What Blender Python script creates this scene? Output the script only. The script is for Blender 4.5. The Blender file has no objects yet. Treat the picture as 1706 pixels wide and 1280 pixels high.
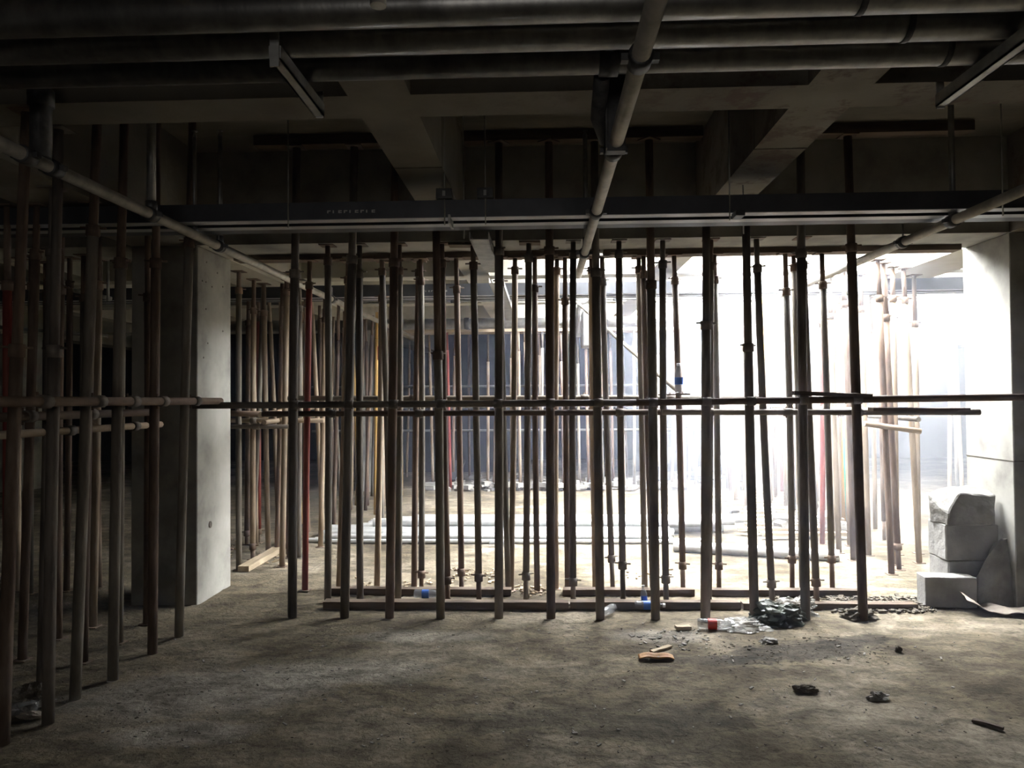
import bpy, bmesh, math, random
from mathutils import Vector, Matrix, noise
random.seed(11)
SC = bpy.context.scene
COL = SC.collection
PI = math.pi

# ------------------------------------------------------------------ camera
F = 1260.0
cam_d = bpy.data.cameras.new('camera'); cam = bpy.data.objects.new('camera', cam_d); COL.objects.link(cam)
cam_d.sensor_fit = 'HORIZONTAL'; cam_d.sensor_width = 36.0; cam_d.lens = 36.0 * F / 1706.0
cam_d.clip_start = 0.05; cam_d.clip_end = 200
R = (Matrix.Rotation(math.atan(52 / F), 4, 'Z') @ Matrix.Rotation(PI / 2 + math.atan(25 / F), 4, 'X')
     @ Matrix.Rotation(math.radians(-0.42), 4, 'Z'))
cam.matrix_world = Matrix.Translation((0, 0, 1.5)) @ R
SC.camera = cam
R3 = R.to_3x3(); R3i = R3.inverted(); EYE = Vector((0, 0, 1.5))

# ------------------------------------------------------------------ world, lights, exposure
SC.view_settings.view_transform = 'Standard'; SC.view_settings.look = 'None'
SC.view_settings.gamma = 1.0; SC.view_settings.use_curve_mapping = False
SC.view_settings.exposure = 0.0
world = bpy.data.worlds.new('daylight'); SC.world = world; world.use_nodes = True
wb = world.node_tree.nodes['Background']; wb.inputs[0].default_value = (0.94, 0.965, 1.0, 1); wb.inputs[1].default_value = 112.0
SC.cycles.max_bounces = 7; SC.cycles.diffuse_bounces = 5; SC.cycles.glossy_bounces = 3
SC.cycles.transmission_bounces = 4; SC.cycles.volume_bounces = 0; SC.cycles.transparent_max_bounces = 32
SC.cycles.sample_clamp_indirect = 6.0; SC.cycles.use_denoising = True
SC.cycles.caustics_reflective = False; SC.cycles.caustics_refractive = False

OPEN = (0.50, 3.30, 6.1, 12.2)      # the hole in the slab that the daylight falls through
def area(name, loc, rot, sx, sy, power, col=(1, 1, 1), portal=False):
    l = bpy.data.lights.new(name, 'AREA'); l.shape = 'RECTANGLE'; l.size = sx; l.size_y = sy
    l.energy = power; l.color = col
    o = bpy.data.objects.new(name, l); COL.objects.link(o); o.location = loc; o.rotation_euler = rot
    if portal: l.cycles.is_portal = True
    return o
area('slab_opening_portal', ((OPEN[0] + OPEN[1]) / 2, (OPEN[2] + OPEN[3]) / 2, 3.62), (0, 0, 0),
     OPEN[1] - OPEN[0], OPEN[3] - OPEN[2], 1, portal=True)
OPEN2 = (3.95, 5.2, 7.2, 12.2)     # unseen second hole beyond the right-hand girder, added to whiten that bay
area('added_opening_portal', ((OPEN2[0] + OPEN2[1]) / 2, (OPEN2[2] + OPEN2[3]) / 2, 3.62), (0, 0, 0), OPEN2[1] - OPEN2[0], OPEN2[3] - OPEN2[2], 1, portal=True)
# fill light added behind the camera to lift the front floor
area('rear_fill', (-.6, -3.4, 2.2), (math.radians(66), 0, math.radians(8)), 2.6, 1.2, 28, (1.0, 0.95, 0.90))

# ------------------------------------------------------------------ pixel -> place helpers
def pt(x, y, Y):
    """point of the plane Y = const seen at photo pixel x, y"""
    d = R3 @ Vector(((x - 853) / F, (640 - y) / F, -1)); t = Y / d.y
    return EYE + d * t
def gnd(x, y, z=0.0):
    d = R3 @ Vector(((x - 853) / F, (640 - y) / F, -1)); t = (z - 1.5) / d.z
    return EYE + d * t
def proj(P):
    v = R3i @ (Vector(P) - EYE); return (853 + F * v.x / -v.z, 640 - F * v.y / -v.z)
def X_at(x, Y, z):
    X = (x - 905) * Y / F
    for _ in range(3): X += (x - proj((X, Y, z))[0]) * Y / F
    return X

# ------------------------------------------------------------------ materials
def new_mat(name):
    m = bpy.data.materials.new(name); m.use_nodes = True
    nt = m.node_tree; b = nt.nodes['Principled BSDF']; return m, nt, b
def nd(nt, t, **kw):
    n = nt.nodes.new(t)
    for k, v in kw.items(): setattr(n, k, v)
    return n
def ramp(nt, stops):
    r = nt.nodes.new('ShaderNodeValToRGB'); e = r.color_ramp.elements
    while len(e) < len(stops): e.new(0.5)
    for i, (p, c) in enumerate(stops): e[i].position = p; e[i].color = (*c, 1)
    return r
def noisy(name, c1, c2, scale=4.0, rough=0.8, metal=0.0, bump=0.2, stretch=(1, 1, 1), c3=None, detail=6, bscale=None, spec=0.3, contrast=(0.35, 0.65), vary=0.0):
    m, nt, b = new_mat(name); L = nt.links.new
    tc = nd(nt, 'ShaderNodeTexCoord'); mp = nd(nt, 'ShaderNodeMapping'); mp.inputs['Scale'].default_value = stretch
    L(tc.outputs['Object'], mp.inputs['Vector'])
    oi = nd(nt, 'ShaderNodeObjectInfo'); ad = nd(nt, 'ShaderNodeVectorMath', operation='ADD'); mu = nd(nt, 'ShaderNodeVectorMath', operation='SCALE')
    cmb = nd(nt, 'ShaderNodeCombineXYZ')
    for k in range(3): L(oi.outputs['Random'], cmb.inputs[k])
    L(cmb.outputs[0], mu.inputs[0]); mu.inputs['Scale'].default_value = 37.0
    L(mp.outputs[0], ad.inputs[0]); L(mu.outputs[0], ad.inputs[1])
    n = nd(nt, 'ShaderNodeTexNoise'); n.inputs['Scale'].default_value = scale; n.inputs['Detail'].default_value = detail; n.inputs['Roughness'].default_value = 0.62
    L(ad.outputs[0], n.inputs['Vector'])
    st = [(contrast[0], c1), (contrast[1], c2)]
    if c3: st = [(contrast[0], c1), ((contrast[0] + contrast[1]) / 2, c2), (contrast[1], c3)]
    r = ramp(nt, st); L(n.outputs['Fac'], r.inputs[0])
    out = r.outputs[0]
    if vary:
        hs = nd(nt, 'ShaderNodeHueSaturation'); mr = nd(nt, 'ShaderNodeMapRange'); mr.inputs[3].default_value = 1 - vary; mr.inputs[4].default_value = 1 + vary
        L(oi.outputs['Random'], mr.inputs[0]); L(mr.outputs[0], hs.inputs['Value']); L(out, hs.inputs['Color']); out = hs.outputs[0]
    L(out, b.inputs['Base Color'])
    b.inputs['Roughness'].default_value = rough; b.inputs['Metallic'].default_value = metal
    b.inputs['Specular IOR Level'].default_value = spec
    if bump:
        n2 = nd(nt, 'ShaderNodeTexNoise'); n2.inputs['Scale'].default_value = bscale or scale * 6; n2.inputs['Detail'].default_value = 5
        L(ad.outputs[0], n2.inputs['Vector'])
        bp = nd(nt, 'ShaderNodeBump'); bp.inputs['Strength'].default_value = bump; bp.inputs['Distance'].default_value = 0.01
        L(n2.outputs['Fac'], bp.inputs['Height']); L(bp.outputs[0], b.inputs['Normal'])
    return m

M = {}
M['concrete'] = noisy('concrete', (0.20, 0.19, 0.16), (0.34, 0.33, 0.29), 2.2, 0.85, bump=0.15, c3=(0.42, 0.41, 0.37), contrast=(0.3, 0.72))
M['column'] = noisy('column_concrete', (0.20, 0.192, 0.17), (0.36, 0.35, 0.31), 2.4, 0.8, bump=0.12, c3=(0.46, 0.45, 0.41), contrast=(0.3, 0.7))
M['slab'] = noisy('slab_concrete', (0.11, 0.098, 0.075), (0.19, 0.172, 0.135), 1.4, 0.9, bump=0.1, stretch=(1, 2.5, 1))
M['rust'] = noisy('rusty_steel', (0.065, 0.044, 0.033), (0.16, 0.11, 0.078), 9, 0.75, metal=0.15, bump=0.2, stretch=(1, 1, 0.25), c3=(0.28, 0.22, 0.17), contrast=(0.3, 0.75), vary=0.25)
M['grey_tube'] = noisy('mortar_splashed_steel', (0.09, 0.075, 0.06), (0.20, 0.175, 0.14), 8, 0.7, metal=0.2, bump=0.2, stretch=(1, 1, 0.25), c3=(0.33, 0.31, 0.27), contrast=(0.3, 0.75), vary=0.25)
M['dark_tube'] = noisy('dark_tarnished_steel', (0.075, 0.066, 0.057), (0.175, 0.15, 0.125), 8, 0.65, metal=0.3, bump=0.2, stretch=(1, 1, 0.25), c3=(0.30, 0.265, 0.225), contrast=(0.3, 0.75), vary=0.2)
M['tan_tube'] = noisy('dusty_tan_steel', (0.17, 0.12, 0.075), (0.36, 0.28, 0.20), 8, 0.75, metal=0.1, bump=0.2, stretch=(1, 1, 0.25), c3=(0.46, 0.40, 0.32), contrast=(0.3, 0.75), vary=0.3)
M['red_paint'] = noisy('worn_red_paint', (0.17, 0.022, 0.018), (0.24, 0.06, 0.04), 9, 0.6, bump=0.15, stretch=(1, 1, 0.3), c3=(0.18, 0.10, 0.07), contrast=(0.4, 0.8))
M['yellow_paint'] = noisy('worn_yellow_paint', (0.46, 0.27, 0.07), (0.44, 0.29, 0.10), 9, 0.6, bump=0.15, stretch=(1, 1, 0.3), c3=(0.28, 0.17, 0.08), contrast=(0.4, 0.85))
M['galv'] = noisy('galvanised_steel', (0.24, 0.24, 0.235), (0.40, 0.395, 0.38), 14, 0.40, metal=0.9, bump=0.05, stretch=(1, 1, 0.4))
M['galv_new'] = noisy('new_zinc_pipe', (0.55, 0.56, 0.56), (0.75, 0.76, 0.75), 9, 0.45, metal=0.6, bump=0.04)
M['galv_pipe'] = noisy('zinc_branch_pipe', (0.36, 0.34, 0.29), (0.56, 0.53, 0.47), 9, 0.42, metal=0.45, bump=0.04)
M['galv_dull'] = noisy('dull_zinc', (0.30, 0.30, 0.29), (0.48, 0.48, 0.46), 10, 0.5, metal=0.75, bump=0.05)
M['coupling'] = noisy('dark_coupling', (0.05, 0.05, 0.05), (0.12, 0.12, 0.12), 12, 0.5, metal=0.5, bump=0.1)
M['tray'] = noisy('tray_steel', (0.07, 0.073, 0.08), (0.10, 0.103, 0.115), 5, 0.45, metal=0.6, bump=0.03)
M['tray_lip'] = noisy('tray_zinc_lip', (0.42, 0.43, 0.45), (0.55, 0.56, 0.58), 5, 0.45, metal=0.6, bump=0.03)
M['timber'] = noisy('old_timber', (0.055, 0.038, 0.026), (0.12, 0.088, 0.062), 5, 0.85, bump=0.4, stretch=(0.3, 3, 3), c3=(0.19, 0.15, 0.11), contrast=(0.3, 0.75), vary=0.15)
M['pale_timber'] = noisy('pale_timber', (0.30, 0.23, 0.15), (0.46, 0.38, 0.27), 5, 0.85, bump=0.4, stretch=(0.3, 3, 3), vary=0.15)
M['ply'] = noisy('formwork_plywood', (0.10, 0.075, 0.05), (0.18, 0.14, 0.10), 3, 0.8, bump=0.1)
M['aac'] = noisy('aerated_concrete', (0.27, 0.265, 0.25), (0.40, 0.39, 0.37), 5, 0.95, bump=0.35, bscale=60)
M['stone'] = noisy('broken_mortar', (0.20, 0.19, 0.175), (0.34, 0.33, 0.30), 6, 0.95, bump=0.5, bscale=40)
M['card'] = noisy('dusty_cement_bag_paper', (0.32, 0.27, 0.22), (0.46, 0.41, 0.35), 6, 0.9, bump=0.3)
M['darkwall'] = noisy('dark_blockwork', (0.022, 0.023, 0.026), (0.05, 0.052, 0.057), 1.5, 0.9, bump=0.1)
M['bagdark'] = noisy('dark_green_plastic', (0.018, 0.025, 0.018), (0.05, 0.062, 0.045), 10, 0.35, bump=0.4, spec=0.5)
M['orange'] = noisy('orange_rind', (0.30, 0.13, 0.035), (0.40, 0.22, 0.07), 14, 0.6, bump=0.3)
M['dirt'] = noisy('loose_dirt', (0.06, 0.052, 0.04), (0.15, 0.13, 0.10), 20, 1.0, bump=0.5)
M['green'] = noisy('green_netting', (0.03, 0.30, 0.20), (0.06, 0.42, 0.30), 6, 0.8, bump=0.3)
def plain(name, c, rough=0.5, metal=0.0):
    m, nt, b = new_mat(name); b.inputs['Base Color'].default_value = (*c, 1); b.inputs['Roughness'].default_value = rough; b.inputs['Metallic'].default_value = metal; return m
M['blue'] = plain('blue_label', (0.03, 0.12, 0.45)); M['redlab'] = plain('red_label', (0.5, 0.04, 0.03)); M['white'] = plain('white_plastic', (0.75, 0.76, 0.78))
M['mark'] = plain('pale_print', (0.6, 0.6, 0.58))
m, nt, b = new_mat('clear_plastic'); b.inputs['Base Color'].default_value = (0.42, 0.43, 0.44, 1); b.inputs['Roughness'].default_value = 0.12
b.inputs['Alpha'].default_value = 0.38; b.inputs['Specular IOR Level'].default_value = 0.8; M['clear'] = m
m, nt, b = new_mat('cloudy_plastic_film'); b.inputs['Base Color'].default_value = (0.26, 0.25, 0.22, 1); b.inputs['Roughness'].default_value = 0.3
b.inputs['Alpha'].default_value = 0.5; b.inputs['Specular IOR Level'].default_value = 0.8; M['film'] = m

def beam_mat():
    """board-marked soffit concrete with rust-brown stains and fins of grout"""
    m, nt, b = new_mat('stained_beam_concrete'); L = nt.links.new
    tc = nd(nt, 'ShaderNodeTexCoord')
    n = nd(nt, 'ShaderNodeTexNoise'); n.inputs['Scale'].default_value = 1.6; n.inputs['Detail'].default_value = 8; L(tc.outputs['Object'], n.inputs['Vector'])
    r = ramp(nt, [(0.3, (0.12, 0.105, 0.08)), (0.55, (0.19, 0.172, 0.135)), (0.75, (0.27, 0.25, 0.205))]); L(n.outputs[0], r.inputs[0])
    n2 = nd(nt, 'ShaderNodeTexNoise'); n2.inputs['Scale'].default_value = 5.5; n2.inputs['Detail'].default_value = 7; n2.inputs['Roughness'].default_value = 0.7; L(tc.outputs['Object'], n2.inputs['Vector'])
    r2 = ramp(nt, [(0.50, (0, 0, 0)), (0.60, (1, 1, 1))]); L(n2.outputs[0], r2.inputs[0])
    # the heavier stain sits on the right-hand beams
    sx = nd(nt, 'ShaderNodeSeparateXYZ'); L(tc.outputs['Object'], sx.inputs[0])
    mr = nd(nt, 'ShaderNodeMapRange'); mr.inputs[1].default_value = -0.5; mr.inputs[2].default_value = 1.0; mr.inputs[3].default_value = 0.15; mr.inputs[4].default_value = 0.8; L(sx.outputs[0], mr.inputs[0])
    mu = nd(nt, 'ShaderNodeMath', operation='MULTIPLY'); L(r2.outputs[0], mu.inputs[0]); L(mr.outputs[0], mu.inputs[1])
    mx = nd(nt, 'ShaderNodeMix', data_type='RGBA'); L(mu.outputs[0], mx.inputs[0]); L(r.outputs[0], mx.inputs[6]); mx.inputs[7].default_value = (0.10, 0.055, 0.04, 1)
    L(mx.outputs[2], b.inputs['Base Color']); b.inputs['Roughness'].default_value = 0.85
    bp = nd(nt, 'ShaderNodeBump'); bp.inputs['Strength'].default_value = 0.3; bp.inputs['Distance'].default_value = 0.02; L(n2.outputs[0], bp.inputs['Height']); L(bp.outputs[0], b.inputs['Normal'])
    return m
M['beam'] = beam_mat()
M['lit_concrete'] = noisy('lit_bay_concrete', (0.36, 0.345, 0.29), (0.50, 0.48, 0.41), 1.5, 0.85, bump=0.1, c3=(0.58, 0.56, 0.49), contrast=(0.3, 0.72))  # lighter copy for the far bay, its brightness put into the colour

def floor_mat():
    m, nt, b = new_mat('dusty_concrete_floor'); L = nt.links.new
    tc = nd(nt, 'ShaderNodeTexCoord')
    def N(scale, detail, rough, st=(1, 1, 1)):
        mp = nd(nt, 'ShaderNodeMapping'); mp.inputs['Scale'].default_value = st; L(tc.outputs['Object'], mp.inputs[0])
        n = nd(nt, 'ShaderNodeTexNoise'); n.inputs['Scale'].default_value = scale; n.inputs['Detail'].default_value = detail; n.inputs['Roughness'].default_value = rough; n.inputs['Distortion'].default_value = 0.4
        L(mp.outputs[0], n.inputs['Vector']); return n
    a = N(0.9, 9, 0.62); c = N(4.5, 8, 0.7, (1, 1.6, 1)); f = N(30, 6, 0.7)
    ra = ramp(nt, [(0.36, (0.085, 0.068, 0.043)), (0.50, (0.175, 0.148, 0.103)), (0.63, (0.285, 0.25, 0.195))]); L(a.outputs[0], ra.inputs[0])
    rc = ramp(nt, [(0.38, (0.5, 0.48, 0.44)), (0.50, (0.88, 0.87, 0.85)), (0.62, (1.3, 1.28, 1.25))]); L(c.outputs[0], rc.inputs[0])
    rf = ramp(nt, [(0.36, (0.62, 0.60, 0.58)), (0.50, (1, 1, 1)), (0.70, (1.12, 1.12, 1.12))]); L(f.outputs[0], rf.inputs[0])
    col = ra.outputs[0]
    # stains of spilled slurry, and a pool of light painted pale: (x, y, half length x, half width y, turn, colour, weight)
    for (x, y, sx, sy, rot, cc, w) in FLOOR_PATCHES:
        mp = nd(nt, 'ShaderNodeMapping', vector_type='TEXTURE'); mp.inputs['Location'].default_value = (x, y, 0); mp.inputs['Rotation'].default_value = (0, 0, rot); mp.inputs['Scale'].default_value = (sx, sy, 50)
        L(tc.outputs['Object'], mp.inputs[0])
        ln = nd(nt, 'ShaderNodeVectorMath', operation='LENGTH'); L(mp.outputs[0], ln.inputs[0])
        ad = nd(nt, 'ShaderNodeMath', operation='MULTIPLY_ADD'); L(c.outputs[0], ad.inputs[0]); ad.inputs[1].default_value = 1.6; L(ln.outputs['Value'], ad.inputs[2])
        mr = nd(nt, 'ShaderNodeMapRange'); mr.inputs[1].default_value = 1.55; mr.inputs[2].default_value = 1.95; mr.inputs[3].default_value = w; mr.inputs[4].default_value = 0; L(ad.outputs[0], mr.inputs[0])
        mx = nd(nt, 'ShaderNodeMix', data_type='RGBA'); L(mr.outputs[0], mx.inputs[0]); L(col, mx.inputs[6]); mx.inputs[7].default_value = (*cc, 1); col = mx.outputs[2]
    m1 = nd(nt, 'ShaderNodeMix', data_type='RGBA', blend_type='MULTIPLY'); m1.inputs[0].default_value = 1; L(col, m1.inputs[6]); L(rc.outputs[0], m1.inputs[7])
    m2 = nd(nt, 'ShaderNodeMix', data_type='RGBA', blend_type='MULTIPLY'); m2.inputs[0].default_value = 1; L(m1.outputs[2], m2.inputs[6]); L(rf.outputs[0], m2.inputs[7])
    col = m2.outputs[2]
    L(col, b.inputs['Base Color']); b.inputs['Roughness'].default_value = 0.93; b.inputs['Specular IOR Level'].default_value = 0.2
    ad = nd(nt, 'ShaderNodeMath', operation='ADD'); L(c.outputs[0], ad.inputs[0]); L(f.outputs[0], ad.inputs[1])
    bp = nd(nt, 'ShaderNodeBump'); bp.inputs['Strength'].default_value = 0.9; bp.inputs['Distance'].default_value = 0.02; L(ad.outputs[0], bp.inputs['Height']); L(bp.outputs[0], b.inputs['Normal'])
    return m
def gp(x, y): p = gnd(x, y); return (p.x, p.y)
DK = (0.045, 0.04, 0.032)
FLOOR_PATCHES = [(*gp(1340, 1085), 0.55, 0.16, 0.28, DK, 0.75), (*gp(1200, 1100), 0.35, 0.09, 0.0, DK, 0.6), (*gp(1430, 1068), 0.25, 0.12, 0.5, DK, 0.65),
          (*gp(1470, 1008), 0.50, 0.14, 0.0, DK, 0.75), (*gp(1000, 1200), 0.8, 0.18, 0.1, (0.075, 0.065, 0.045), 0.6), (*gp(1130, 1210), 0.25, 0.35, 0.0, (0.07, 0.06, 0.042), 0.5),
          (*gp(350, 1150), 0.7, 0.32, 0.25, (0.33, 0.305, 0.27), 0.75), (*gp(560, 1120), 0.6, 0.22, 0.1, (0.30, 0.28, 0.24), 0.7), (*gp(300, 1220), 0.35, 0.14, 0.2, (0.34, 0.315, 0.28), 0.75),  # pale patches paint the pool of light at front left
          (*gp(700, 1060), 0.5, 0.12, 0.0, (0.30, 0.28, 0.24), 0.65), (*gp(1100, 1060), 0.3, 0.14, 0.0, (0.36, 0.34, 0.31), 0.45)]
M['floor'] = floor_mat()

def plain_haze(den=0.011, col=(0.72, 0.78, 1.0, 1)):
    m = bpy.data.materials.new('veil_haze'); m.use_nodes = True; nt = m.node_tree; nt.nodes.clear()  # scattering volume, added to stand for the glare veil
    o = nt.nodes.new('ShaderNodeOutputMaterial'); v = nt.nodes.new('ShaderNodeVolumeScatter')
    v.inputs['Color'].default_value = col; v.inputs['Density'].default_value = den; v.inputs['Anisotropy'].default_value = 0.3
    nt.links.new(v.outputs[0], o.inputs['Volume']); return m
# ------------------------------------------------------------------ mesh helpers
class MB:
    def __init__(s): s.v = []; s.f = []; s.sm = []
    def box(s, c, d, rot=None):
        n = len(s.v); hx, hy, hz = d[0] / 2, d[1] / 2, d[2] / 2
        for sx in (-1, 1):
            for sy in (-1, 1):
                for sz in (-1, 1):
                    p = Vector((sx * hx, sy * hy, sz * hz))
                    if rot: p = rot @ p
                    s.v.append(tuple(p + Vector(c)))
        for q in ((0, 1, 3, 2), (4, 6, 7, 5), (0, 4, 5, 1), (2, 3, 7, 6), (0, 2, 6, 4), (1, 5, 7, 3)):
            s.f.append(tuple(n + i for i in q)); s.sm.append(False)
        return s
    def b(s, x0, x1, y0, y1, z0, z1): return s.box(((x0 + x1) / 2, (y0 + y1) / 2, (z0 + z1) / 2), (x1 - x0, y1 - y0, z1 - z0))
    def tube(s, pts, rad, n=10, cap=True):
        pts = [Vector(p) for p in pts]; rad = rad if isinstance(rad, (list, tuple)) else [rad] * len(pts)
        base = len(s.v); up = Vector((0, 0, 1)); u = None
        for i, p in enumerate(pts):
            a = pts[max(i - 1, 0)]; c = pts[min(i + 1, len(pts) - 1)]; d = (c - a)
            if d.length < 1e-9: d = Vector((0, 0, 1))
            d.normalize()
            if u is None: u = d.cross(up if abs(d.z) < 0.95 else Vector((1, 0, 0))).normalized()
            else: u = (u - d * u.dot(d)).normalized()
            w = d.cross(u)
            for k in range(n):
                an = 2 * PI * k / n; s.v.append(tuple(p + (u * math.cos(an) + w * math.sin(an)) * rad[i]))
        for i in range(len(pts) - 1):
            for k in range(n):
                a = base + i * n + k; bb = base + i * n + (k + 1) % n
                s.f.append((a, bb, bb + n, a + n)); s.sm.append(True)
        if cap:
            s.f.append(tuple(base + k for k in range(n))[::-1]); s.sm.append(False)
            e = base + (len(pts) - 1) * n; s.f.append(tuple(e + k for k in range(n))); s.sm.append(False)
        return s
    def lathe(s, prof, n=12, mat=None):
        base = len(s.v)
        for (r, z) in prof:
            for k in range(n):
                p = Vector((r * math.cos(2 * PI * k / n), r * math.sin(2 * PI * k / n), z)); s.v.append(tuple(mat @ p if mat else p))
        for i in range(len(prof) - 1):
            for k in range(n):
                a = base + i * n + k; bb = base + i * n + (k + 1) % n; s.f.append((a, bb, bb + n, a + n)); s.sm.append(True)
        return s
    def make(s, name, mat, parent=None, bevel=0.0):
        me = bpy.data.meshes.new(name); me.from_pydata(s.v, [], s.f); me.update()
        me.polygons.foreach_set('use_smooth', s.sm)
        bm = bmesh.new(); bm.from_mesh(me); bmesh.ops.recalc_face_normals(bm, faces=bm.faces)
        if bevel: bmesh.ops.bevel(bm, geom=bm.edges[:], offset=bevel, segments=1, affect='EDGES')
        bm.to_mesh(me); bm.free()
        me.materials.append(mat if not isinstance(mat, str) else M[mat])
        o = bpy.data.objects.new(name, me); COL.objects.link(o)
        if parent: o.parent = parent
        return o
def empty(name, label, cat, loc=(0, 0, 0), group=None):
    o = bpy.data.objects.new(name, None); COL.objects.link(o); o.location = loc; o.empty_display_size = 0.1
    o['label'] = label; o['category'] = cat
    if group: o['group'] = group
    return o
def tag(o, label=None, cat=None, group=None, kind=None):
    if label: o['label'] = label
    if cat: o['category'] = cat
    if group: o['group'] = group
    if kind: o['kind'] = kind
    return o
def origin_to(o, c):
    c = Vector(c); o.data.transform(Matrix.Translation(-c)); o.location = c; return o
def struct(name, mb, mat, label=None, bevel=0.0, parent=None):
    o = mb.make(name, mat, parent, bevel)
    if not parent: o['kind'] = 'structure'
    if label: o['label'] = label; 
    return o

# ------------------------------------------------------------------ the setting
ZS = 3.35           # underside of the slab
ZB = 2.80           # underside of the secondary beams
ZG = 2.66           # underside of the main beams
# floor: one mesh, finely divided and gently uneven near the camera
v = []; f = []
xs = [-14, -9, -6] + [-4.4 + i * 0.05 for i in range(173)] + [6, 9, 14]
ys = [-6, -3, 0, 1.5] + [2.2 + i * 0.05 for i in range(88)] + [8, 10, 13, 19]
for y in ys:
    for x in xs:
        fine = -4.4 <= x <= 4.2 and 2.2 <= y <= 6.55
        e = min(1, max(0, 6.5 - y) * 2, max(0, x + 4.4) * 2, max(0, 4.2 - x) * 2) if fine else 0
        z = (noise.fractal(Vector((x * 1.6, y * 1.6, 0)), 1.0, 2.1, 5) * 0.010 - 0.004) * e
        z += max(0, noise.noise(Vector((x * 7, y * 9, 3))) - 0.25) * 0.02 * e
        v.append((x, y, min(z, 0.012)))
nx = len(xs)
for j in range(len(ys) - 1):
    for i in range(nx - 1): a = j * nx + i; f.append((a, a + 1, a + 1 + nx, a + nx))
me = bpy.data.meshes.new('floor'); me.from_pydata(v, [], f); me.update(); me.materials.append(M['floor'])
for p in me.polygons: p.use_smooth = True
o = bpy.data.objects.new('floor', me); COL.objects.link(o); o['kind'] = 'structure'

# slab with the daylight opening and the added one
x0, x1, y0, y1 = OPEN; T = 0.22
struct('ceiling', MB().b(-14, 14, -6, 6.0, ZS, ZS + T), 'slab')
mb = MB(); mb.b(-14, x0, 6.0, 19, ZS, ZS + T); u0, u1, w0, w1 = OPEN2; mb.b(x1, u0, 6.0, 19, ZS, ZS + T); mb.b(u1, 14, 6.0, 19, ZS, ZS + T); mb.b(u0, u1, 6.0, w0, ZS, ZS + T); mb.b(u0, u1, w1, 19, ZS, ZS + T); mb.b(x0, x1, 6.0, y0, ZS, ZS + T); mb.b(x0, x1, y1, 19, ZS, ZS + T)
struct('ceiling', mb, 'lit_concrete')
struct('wall_back', MB().b(-14, 14, 18.8, 19, 0, ZS), 'darkwall')
struct('wall_left', MB().b(-14.2, -14, -6, 19, 0, ZS), 'darkwall')
struct('wall_right', MB().b(14, 14.2, -6, 19, 0, ZS), 'darkwall')
struct('wall_front', MB().b(-14, 14, -6.2, -6, 0, ZS), 'darkwall')

def beam(x0, x1, y0, y1, z, label): BEAMS.append((x0, x1, y0, y1, z)); return struct('concrete_beam', MB().b(x0, x1, y0, y1, z, ZS), 'beam' if y0 < 5.4 else 'lit_concrete' if y0 > 5.9 else 'column', label)
BEAMS = []
XG = [(-9.3, -8.8), (-3.06, -2.56), (3.32, 3.82), (9.6, 10.1)]
YG = [(-1.6, -1.05), (5.50, 6.06), (12.35, 12.9)]
sec_x = [-6.9, -4.9, -0.69, 1.25, 5.4, 7.5]
beam(-14, 14, 5.50, 6.06, ZG, 'deep concrete main beam over the front prop rows')
beam(-14, 14, 12.35, 12.9, ZG, 'deep concrete main beam over the far prop row')
for i, (a, b_) in enumerate(XG):
    for (c, d) in ((-1.05, 5.5), (6.06, 12.35), (12.9, 18.8)): beam(a, b_, c, d, ZG, 'deep concrete girder running away from the camera')
for yc, nm in ((3.305, 'board-marked concrete cross beam behind the ceiling pipes'), (8.05, 'concrete cross beam beyond the front prop rows'), (10.3, 'second concrete cross beam beyond the front prop rows'), (1.05, 'concrete cross beam overhead')):
    for (a, b_) in ((-8.8, -3.06), (-2.56, 3.32), (3.82, 9.6)): beam(a, b_, yc - 0.128, yc + 0.128, ZB, nm)
cross = [(-1.05, 0.922), (1.178, 3.177), (3.433, 5.5), (6.06, 7.922), (8.178, 10.172), (10.428, 12.35)]
for xc in sec_x:
    for (c, d) in cross: beam(xc - 0.135, xc + 0.135, c, d, ZB, 'narrow concrete beam running away from the camera')
for (a, b_) in XG:
    for (c, d) in ((5.50, 6.10), (12.35, 12.95)):
        struct('concrete_column', MB().b(a, b_, c, d, -0.02, ZG), 'column', 'square grey concrete column under the main beam', bevel=0.006)
# thin haze added through the hall for the bluish veil of glare
hz = MB().b(-3.4, 5.2, 0.6, 13.4, -0.1, 3.34).make('haze', plain_haze()); tag(hz, 'thin haze added through the hall as a veil of glare', 'haze', kind='stuff')
hm = plain_haze(0.015, (0.93, 0.96, 1.0, 1))  # denser, whiter haze, added to wash out the bright bay
for e in (0, .45, .9): hz = MB().b(0.95 + e * .8, 5.9 - e * .5, 6.08 + e * .7, 13 - e, -0.08 + e * .02, 3.33 - e * .02).make('haze', hm); tag(hz, 'added haze that whitens the bay under the daylight opening', 'haze', kind='stuff')
# form joints on the two soffits: thin recessed-looking ribs of grout
for xc, yj in ((-0.69, 4.18), (1.25, 3.98)):
    struct('trim_1', MB().b(xc - 0.136, xc + 0.136, yj, yj + .008, ZB - 0.004, ZB + 0.3), 'dirt')
    struct('trim_2', MB().b(xc - 0.136, xc + 0.136, 2.25, 2.258, ZB - 0.004, ZB + 0.3), 'dirt')
struct('trim_3', MB().b(3.317, 3.5, 5.498, 6.1, 1.03, 1.036), 'dirt')
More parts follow.
